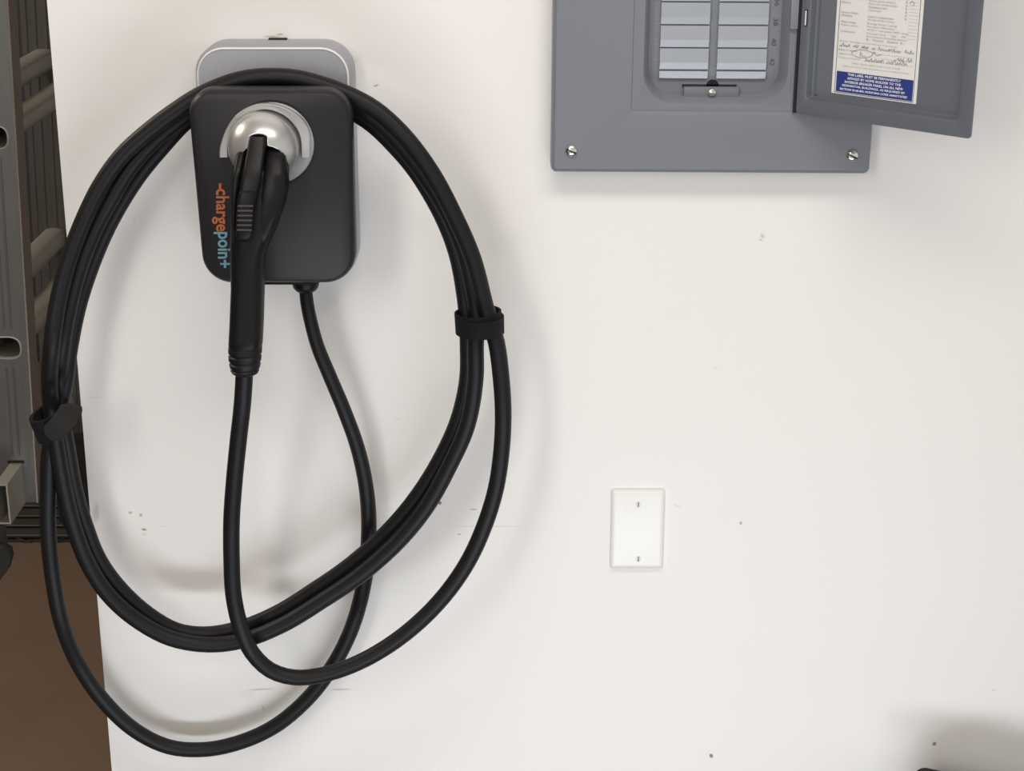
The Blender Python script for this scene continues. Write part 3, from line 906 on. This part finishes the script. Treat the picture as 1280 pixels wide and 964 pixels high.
# near rail with rung sockets cut out of the web: web built from strips around the rounded openings
rung_z = []
zA1 = W(5, 172, YA).z; zA2 = W(12, 435, YA).z
pitchA = zA1 - zA2
SW, SH = .0200, .0158                           # half size of a socket
z = zA2 - 0 * pitchA
zs = []
zz = zA2
while zz < ZT - .05: zs.append(zz); zz += pitchA
sock_c = -.0335                                  # socket centre from the right edge of the web


def socket_x(z): return LX(z) + sock_c


Z0 = la0.z
bm = nb()


rims = []


def web_cell(z0, z1, zc):
    """web between z0 and z1 with a rounded hole at zc"""
    out = []; inn = []; dep = []
    N = 32
    for k in range(N):
        t = 2 * math.pi * k / N + math.pi / N * 0
        c, s = math.cos(t), math.sin(t)
        q = max(abs(c), abs(s))
        zz_ = (z0 + z1) / 2 + (z1 - z0) / 2 * s / q
        xx = LX(zz_) - RW / 2 + RW / 2 * c / q
        out.append(Vector((xx, YA, zz_)))
        e = 2.8
        hx = SW * math.copysign(abs(c) ** (2 / e), c); hz = SH * math.copysign(abs(s) ** (2 / e), s)
        inn.append(Vector((socket_x(zc) + hx, YA, zc + hz)))
    cz = Vector((socket_x(zc), YA, zc))
    lip = [cz + (p - cz) * 1.12 for p in inn]
    ridge = [cz + (p - cz) * 1.05 + Vector((0, -.0028, 0)) for p in inn]
    back = [p + Vector((0, .012, 0)) for p in inn]
    bridge(bm, [out, lip], True, False, False)
    rims.append([lip, ridge, inn, back])


edges = [Z0] + [(zs[i] + zs[i + 1]) / 2 for i in range(len(zs) - 1)] + [ZT]
for i, zc in enumerate(zs): web_cell(edges[i], edges[i + 1], zc)
near = obj('rail', bm, M_ALU, ld, smooth=40, label='near rail with rung sockets')
M_RIMA = mat('bright_swaged_rim', (0.72, 0.70, 0.67), 0.35, metal=0.3)
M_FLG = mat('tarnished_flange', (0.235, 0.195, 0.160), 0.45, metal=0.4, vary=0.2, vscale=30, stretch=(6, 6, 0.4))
for r_ in rims:
    bm = nb(); bridge(bm, r_, True, False, False); obj('socket_rim', bm, M_RIMA, near, smooth=50)
# flanges and rear lips
bm = nb()
for xo, sgn in ((0, -1), (-RW, 1)):
    loops = []
    for z in (Z0, ZT):
        x = LX(z) + xo
        loops.append([Vector((x, YA - .0012, z)), Vector((x + sgn * .0022, YA - .0018, z)), Vector((x + sgn * .003, YA, z)), Vector((x + sgn * .003, YA + RD - .003, z)), Vector((x + sgn * .010, YA + RD - .003, z)), Vector((x + sgn * .010, YA + RD, z)), Vector((x, YA + RD, z))])
    bridge(bm, loops)
obj('rail_flange', bm, M_FLG, near, smooth=40)
for za, zb2 in zip([Z0 + .075] + [q + .03 for q in zs], [q - .03 for q in zs] + [ZT]):
    for x0_ in (-.036, -.026):
        bm = nb()
        bridge(bm, [[Vector((LX(z) + x0_ + d, YA - h, z)) for d, h in ((0, 0), (.001, .0008), (.0022, .0008), (.0032, 0))] for z in (za, zb2)])
        obj('rail_bead', bm, M_ALU, ld, smooth=30)
# far rail of the ladder, fluted
FX = W(100, 400, YBK).x - LX(W(100, 400, YBK).z)
zfb = W(95, 520, YBK).z - .03
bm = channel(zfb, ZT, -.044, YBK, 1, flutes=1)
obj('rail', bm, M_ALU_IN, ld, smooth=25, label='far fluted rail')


# rungs of the two sections: flat-topped tubes running back from rail to rail
def rung(bm, xc, zc, hw, hh, y0, y1, e=3.2):
    N = 20
    loops = []
    for y in (y0, y1):
        loops.append([Vector((xc + hw * math.copysign(abs(math.cos(t)) ** (2 / e), math.cos(t)), y, zc + hh * math.copysign(abs(math.sin(t)) ** (2 / e), math.sin(t)))) for t in [2 * math.pi * k / N for k in range(N)]])
    bridge(bm, loops, True, False, True)


for zc in zs:
    bm = nb(); rung(bm, socket_x(zc), zc, SW - .001, SH - .001, YA + .006, YBK + .002)
    obj('rung', bm, M_RUNG, ld, smooth=40)
pB = W(50, 74, YBK); pB2 = W(64, 297, YBK)
zz = pB2.z - (pB.z - pB2.z) * 1
while zz < ZT - .05:
    xc = pB2.x + (pB.x - pB2.x) * (zz - pB2.z) / (pB.z - pB2.z)
    bm = nb(); rung(bm, xc + .006, zz, .019, .017, YA + RD + .004, YBK)
    obj('rung', bm, M_RUNG, ld, smooth=40)
    zz += pB.z - pB2.z
# foot bar sticking out of the near rail towards the viewer, and the rubber foot under it
ta = W(13, 578.5, YA); tb = W(28.5, 578.5, YA); zb = W(28.5, 627, YA).z
w_ = tb.x - ta.x
bm = nb(); t_ = .0025; y0 = YA - .085
sq = lambda i, y: [Vector((ta.x + i, y, zb + i)), Vector((tb.x - i, y, zb + i)), Vector((tb.x - i, y, ta.z - i)), Vector((ta.x + i, y, ta.z - i))]
bridge(bm, [sq(t_, YA + .03), sq(0, YA + .03), sq(0, y0), sq(t_, y0), sq(t_, YA + .03)], True, False, False)
obj('foot_bar', bm, M_RUNG, ld, smooth=20, label='pale bar sticking out of the rail')
bm = nb(); box(bm, ta.x - .004, tb.x + .002, YA - .0012, YA + .001, ta.z - .001, ta.z + .0035); obj('bar_socket', bm, M_DARK, ld, smooth=0)
f0 = W(17, 700, YA - .03)
bm = nb(); px = [(-40, 726), (4, 726), (13, 714), (17, 700), (15, 690), (6, 685), (-40, 685)]
fl = [W(u - 4, v, YA - .05) for u, v in px]
bridge(bm, [[Vector((p.x, YA - .05, p.z)) for p in fl], [Vector((p.x, YA - .03, p.z)) for p in fl]])
obj('rubber_foot', bm, M_FOOT, ld, smooth=20, label='rough black rubber foot')
bm = nb(); box(bm, LX(Z0) - RW + .005, LX(Z0) - .052, YA - .036, YA - .0013, fl[4].z - .012, Z0 + .01); obj('foot_bracket', bm, M_ALU_IN, ld, smooth=0)

# steel hook arm behind the wall that carries the ladder under a high rung
hz = [z for z in zs if z > 1.55][0] - SH - .012
bm = nb()
box(bm, XW + .05, XW + .09, .115, .66, hz - .01, hz + .01, .002)
box(bm, LX(hz) - RW - .03, XW + .09, .62, .66, hz - .01, hz + .0125, .002)
box(bm, LX(hz) - RW - .03, LX(hz) - RW - .018, .62, .66, hz - .01, hz + .05, .002)
o = obj('ladder_hook', bm, M_STEEL, at=(XW + .07, .115, hz)); o['label'] = 'steel hook arm on the back of the wall holding the ladder'; o['category'] = 'hook'

# ------------------------------------------------------------------ wire rack on the floor and the black crate on it
RY0, RY1 = 1.60, 2.10
rz = W(60, 672, RY0).z
rack = thing('wire_rack', 'low black wire rack on the floor behind the ladder', 'rack', (-1.05, RY0, 0))
rx0 = -1.55; rx1 = -.80
zb_ = W(60, 684, RY0).z; ztp = W(60, 670, RY0).z
bm = nb(); rod(bm, (rx0, RY0, zb_), (rx1, RY0, zb_), .0042); obj('front_wire', bm, M_WIRE, rack)
bm = nb(); rod(bm, (rx0, RY0, ztp), (rx1, RY0, ztp), .0045); obj('front_wire', bm, M_WIRE, rack)
n = 6; bm = nb()
for k in range(n):
    xa = rx0 + (rx1 - rx0) * k / n; xb = rx0 + (rx1 - rx0) * (k + 1) / n; xm = (xa + xb) / 2
    rod(bm, (xa, RY0, zb_), (xm, RY0, ztp), .0028, 8); rod(bm, (xm, RY0, ztp), (xb, RY0, zb_), .0028, 8)
obj('truss_wire', bm, M_WIRE, rack)
for i, v in enumerate((658.5, 646.5, 634)):
    y = RY0
    # depth at which a wire lying on the shelf shows at this row
    lo, hi = RY0, 3.5
    for _ in range(40):
        m_ = (lo + hi) / 2
        if W(60, v, m_).z > ztp: hi = m_
        else: lo = m_
    yy = lo
    # find y so that the row hits shelf height: z decreases with distance along the ray
    lo, hi = RY0, 3.5
    for _ in range(40):
        m_ = (lo + hi) / 2
        if W(60, v, m_).z > ztp: lo = m_
        else: hi = m_
    yy = lo
    bm = nb(); rod(bm, (rx0, yy, ztp + .002), (rx1, yy, ztp + .002), .004); obj('shelf_wire', bm, M_WIRE, rack)
    RY1 = yy + .06
bm = nb(); box(bm, rx0, rx1, RY0 + .01, RY1, ztp - .006, ztp - .003); obj('shelf_liner', bm, M_LINER, rack, smooth=0)
for x in (rx0, rx1):
    for y in (RY0, RY1):
        bm = nb(); rod(bm, (x, y, 0), (x, y, ztp + .35), .012, 12); obj('post', bm, M_WIRE, rack)
cx0 = W(72, 640, RY0 + .05).x; zc0 = ztp + .0065; zc1 = W(90, 535, RY0 + .1).z
cr = thing('storage_crate', 'black storage crate on the wire rack beside the end of the wall', 'crate', ((cx0 + rx1) / 2 - .02, RY0 + .2, zc0))
xa, xb = cx0, rx1 - .02
bm = nb()
sqr = lambda i, z: [Vector((xa + i, RY0 + .03 + i, z)), Vector((xb - i, RY0 + .03 + i, z)), Vector((xb - i, RY1 - .03 - i, z)), Vector((xa + i, RY1 - .03 - i, z))]
bridge(bm, [sqr(.012, zc0), sqr(0, zc1 - .02), sqr(0, zc1 - .0), sqr(.004, zc1), sqr(.006, zc0 + .01)])
obj('body', bm, M_BIN, cr, smooth=20)
bm = nb(); bridge(bm, [sqr(-.008, zc1 + .001), sqr(-.008, zc1 + .016), sqr(.01, zc1 + .026)])
obj('lid', bm, M_BIN, cr, smooth=20)
# tall dark storage cabinet standing against the rear wall
cab = thing('storage_cabinet', 'tall dark grey cabinet standing in the shade behind the ladder', 'cabinet', (-1.2, 3.1, 0))
M_CAB = mat('dark_grey_cabinet', (.035, .036, .037), .45)
bm = nb(); box(bm, -1.75, -.75, 2.9, 3.5, .0, 2.1, .004); obj('body', bm, M_CAB, cab, smooth=20)
for xa_, xb_ in ((-1.745, -1.252), (-1.248, -.755)):
    bm = nb(); box(bm, xa_, xb_, 2.882, 2.899, .05, 2.09, .003); dd = obj('door', bm, M_CAB, cab, smooth=20)
    hx = xb_ - .04 if xb_ < -1.0 else xa_ + .04
    bm = nb(); box(bm, hx - .008, hx + .008, 2.86, 2.8815, .95, 1.1, .003); obj('handle', bm, M_STEEL, dd, smooth=30)

# ------------------------------------------------------------------ black hard case standing at the foot of the wall (only its corner shows)
YC = -.095
k = W(1148, 961, YC + .045)
cs_ = thing('tool_case', 'black hard-shell case at bottom right, only its top corner in view', 'case', (k.x + .25, YC, 0))
x0, x1, zt_ = k.x - .008, k.x + .50, W(1155, 954.5, YC + .045).z
bm = nb()
cc = [(x0 + .01, .0), (x1, .0), (x1, zt_ - .125), (x0, zt_ + .002)]
plate(bm, cc, [.02, .02, .03, .014], [(.008, YC + .045), (0, YC + .038), (0, YC - .062), (.008, YC - .07)], seg=8)
obj('shell', bm, M_BLACK2, cs_, smooth=40)
bm = nb(); plate(bm, cc, [.02, .02, .03, .014], [(-.002, YC - .008), (-.003, YC - .010), (-.003, YC - .014), (-.002, YC - .016)], seg=8)
obj('seam_band', bm, M_BLACK, cs_, smooth=40)
